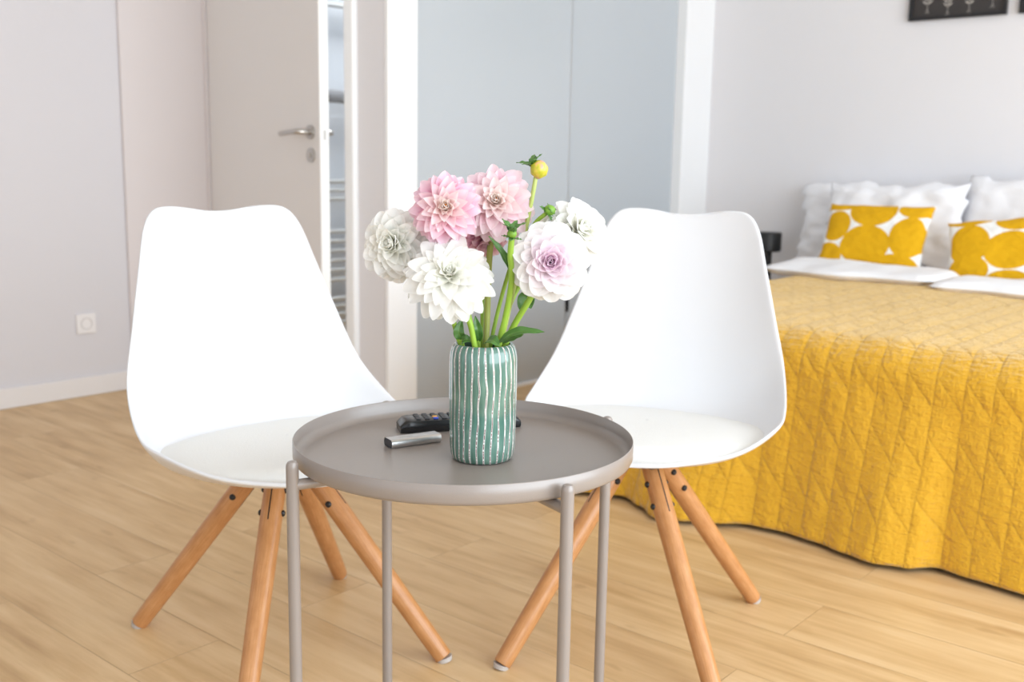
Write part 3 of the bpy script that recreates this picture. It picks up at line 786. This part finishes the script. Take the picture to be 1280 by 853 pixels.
pillow('pillow', (-1.845, 4.61, .672), .62, .375, .11, math.radians(15), .02, M['linen'], 'white pillow nearest the lamp, partly behind another pillow', 'pillow', GP, 1.3, wr=.026)
pillow('pillow', (-1.665, 4.445, .690), .60, .40, .11, math.radians(20), -.015, M['linen'], 'white pillow directly behind the left spotted cushion', 'pillow', GP, 4.1, wr=.024)
pillow('pillow', (-1.070, 4.545, .705), .68, .42, .13, math.radians(18), -.01, M['linen'], 'white pillow behind the right spotted cushion', 'pillow', GP, 7.7, wr=.022)
pillow('cushion', (-1.660, 4.265, .648), .445, .305, .10, math.radians(27), -.01, M['dots_a'], 'white cushion with large ochre spots, between the lamp and the other cushion', 'cushion', GC, 2.2, .12, .006)
pillow('cushion', (-1.125, 4.235, .618), .46, .31, .10, math.radians(27), -.14, M['dots_b'], 'ochre spotted cushion that tilts, farthest from the lamp', 'cushion', GC, 5.2, .12, .006)

# black lamp beside the head of the bed
lp = thing('bedside_lamp', 'black lamp with a drum head on a thin stem beside the bed', 'lamp', (-2.290, 4.58, 0))
MB().lathe([(.0005, .538), (.052, .538), (.060, .543), (.060, .625), (.057, .630), (.0005, .630)], 48).build('lamp_head', M['black'], lp, angle=50)
MB().tube([(0, 0, .012), (0, 0, .54)], .019, 20).build('stem', M['black'], lp)
MB().lathe([(.0005, .0), (.11, .0), (.11, .010), (.105, .014), (.0005, .016)], 48).build('base', M['black'], lp, angle=50)

# framed botanical prints
def picture(label, x0, x1, seed, plants):
    root = thing('framed_print', label, 'picture', ((x0+x1)/2, YB, 1.578), 0, 'black framed prints above the bed')
    w = (x1-x0)/2; Hh = .56; fw = .014; dp = .024
    m = MB().box(-w, w, -dp, -.002, 0, fw).box(-w, w, -dp, -.002, Hh-fw, Hh).box(-w, -w+fw, -dp, -.002, fw, Hh-fw).box(w-fw, w, -dp, -.002, fw, Hh-fw)
    m.build('picture_frame', M['frame'], root, smooth=False, bevel=.002)
    pr = MB().box(-w+fw, w-fw, -.010, -.003, fw, Hh-fw).build('botanical_print', M['print'], root, smooth=False)
    rnd = random.Random(seed); ink = MB(); y = -.0106
    for r_ in range(3):
        for px in plants:
            bx = -w+fw+(2*w-2*fw)*px+rnd.uniform(-.006, .006); bz = .036+rnd.uniform(-.005, .014)+r_*.17; hh = rnd.uniform(.10, .125)
            ink.tube([(bx, y, bz), (bx+.002, y, bz+hh*.5), (bx, y, bz+hh)], .0010, 6)
            for k in range(7):
                q = .18+.8*k/6; L = (.030-.016*q)*rnd.uniform(.85, 1.15)
                for sx in (-1, 1):
                    an = .55+.5*q; b = Vector((bx, y, bz+hh*q)); d = Vector((sx*math.cos(an), 0, math.sin(an))); n = Vector((-d.z, 0, d.x))
                    ink.add([b, b+d*L*.45+n*.0042, b+d*L, b+d*L*.45-n*.0042], [(0, 1, 2, 3)])
            for k in range(3):
                a_ = -1.57+(k-1)*.5; b = Vector((bx, y, bz)); d = Vector((math.cos(a_), 0, math.sin(a_)))
                ink.tube([b, b+d*.018], .0007, 6)
    ink.build('plant_drawing', M['ink'], pr, smooth=False)['kind'] = 'thing'
picture('dark botanical print in a black frame on the wall above the left pillows', -1.767, -1.359, 5, (.16, .38, .62, .86))
picture('second black framed print, cut off by the corner of the photo', -1.312, -.904, 9, (.16, .38, .62, .86))

# ------------------------------------------------------------------ light
def area(name, loc, rot, sx, sy, power, col):
    l = bpy.data.lights.new(name, 'AREA'); l.shape = 'RECTANGLE'; l.size = sx; l.size_y = sy; l.energy = power; l.color = col
    o = bpy.data.objects.new(name, l); C.objects.link(o); o.location = loc; o.rotation_euler = rot
    return o
area('daylight_window_right', (XR+.02, 1.4, 1.40), (0, PI/2, 0), 2.0, 4.9, 270, (.82, .915, 1.0))
area('daylight_window_front', (-.55, YK-.02, 1.375), (PI/2, 0, 0), 4.0, 2.1, 22, (.82, .915, 1.0))
area('bathroom_fill_light', (-3.3, 3.7, H-.02), (0, 0, 0), .4, .4, 34, (.93, .97, 1))  # added fill for the door gap; the opaque glass lets no daylight in
w = bpy.data.worlds.new('daylight'); bpy.context.scene.world = w; w.use_nodes = True
bg = w.node_tree.nodes['Background']; bg.inputs[0].default_value = (.84, .92, 1, 1); bg.inputs[1].default_value = 1.0

# ------------------------------------------------------------------ camera
cd = bpy.data.cameras.new('camera'); cam = bpy.data.objects.new('camera', cd); C.objects.link(cam)
cd.sensor_fit = 'HORIZONTAL'; cd.sensor_width = 36; cd.lens = 1300/1280*36; cd.clip_start = .02
th, ro, psi = math.radians(9.56), math.radians(.99), math.radians(-40.3)
e1 = Vector((math.cos(psi), math.sin(psi))); e2 = Vector((-math.sin(psi), math.cos(psi)))
rmx = lambda x, y, z: Vector((x*e1.x+y*e1.y, x*e2.x+y*e2.y, z))
fw = rmx(0, math.cos(th), -math.sin(th)); up = rmx(0, math.sin(th), math.cos(th)); r = rmx(1, 0, 0)
Rr = math.cos(ro)*r+math.sin(ro)*up; U = math.cos(ro)*up-math.sin(ro)*r
cam.matrix_world = Matrix(((Rr.x, U.x, -fw.x, 0), (Rr.y, U.y, -fw.y, 0), (Rr.z, U.z, -fw.z, .92), (0, 0, 0, 1)))
cd.dof.use_dof = True; cd.dof.focus_distance = 1.38; cd.dof.aperture_fstop = 5.6
sc = bpy.context.scene; sc.camera = cam
vs_ = sc.view_settings; vs_.view_transform = 'Standard'; vs_.look = 'None'; vs_.gamma = 1; vs_.exposure = -.38; vs_.use_curve_mapping = False
sc.cycles.use_denoising = True; sc.cycles.max_bounces = 10; sc.cycles.diffuse_bounces = 6; sc.cycles.sample_clamp_indirect = 8
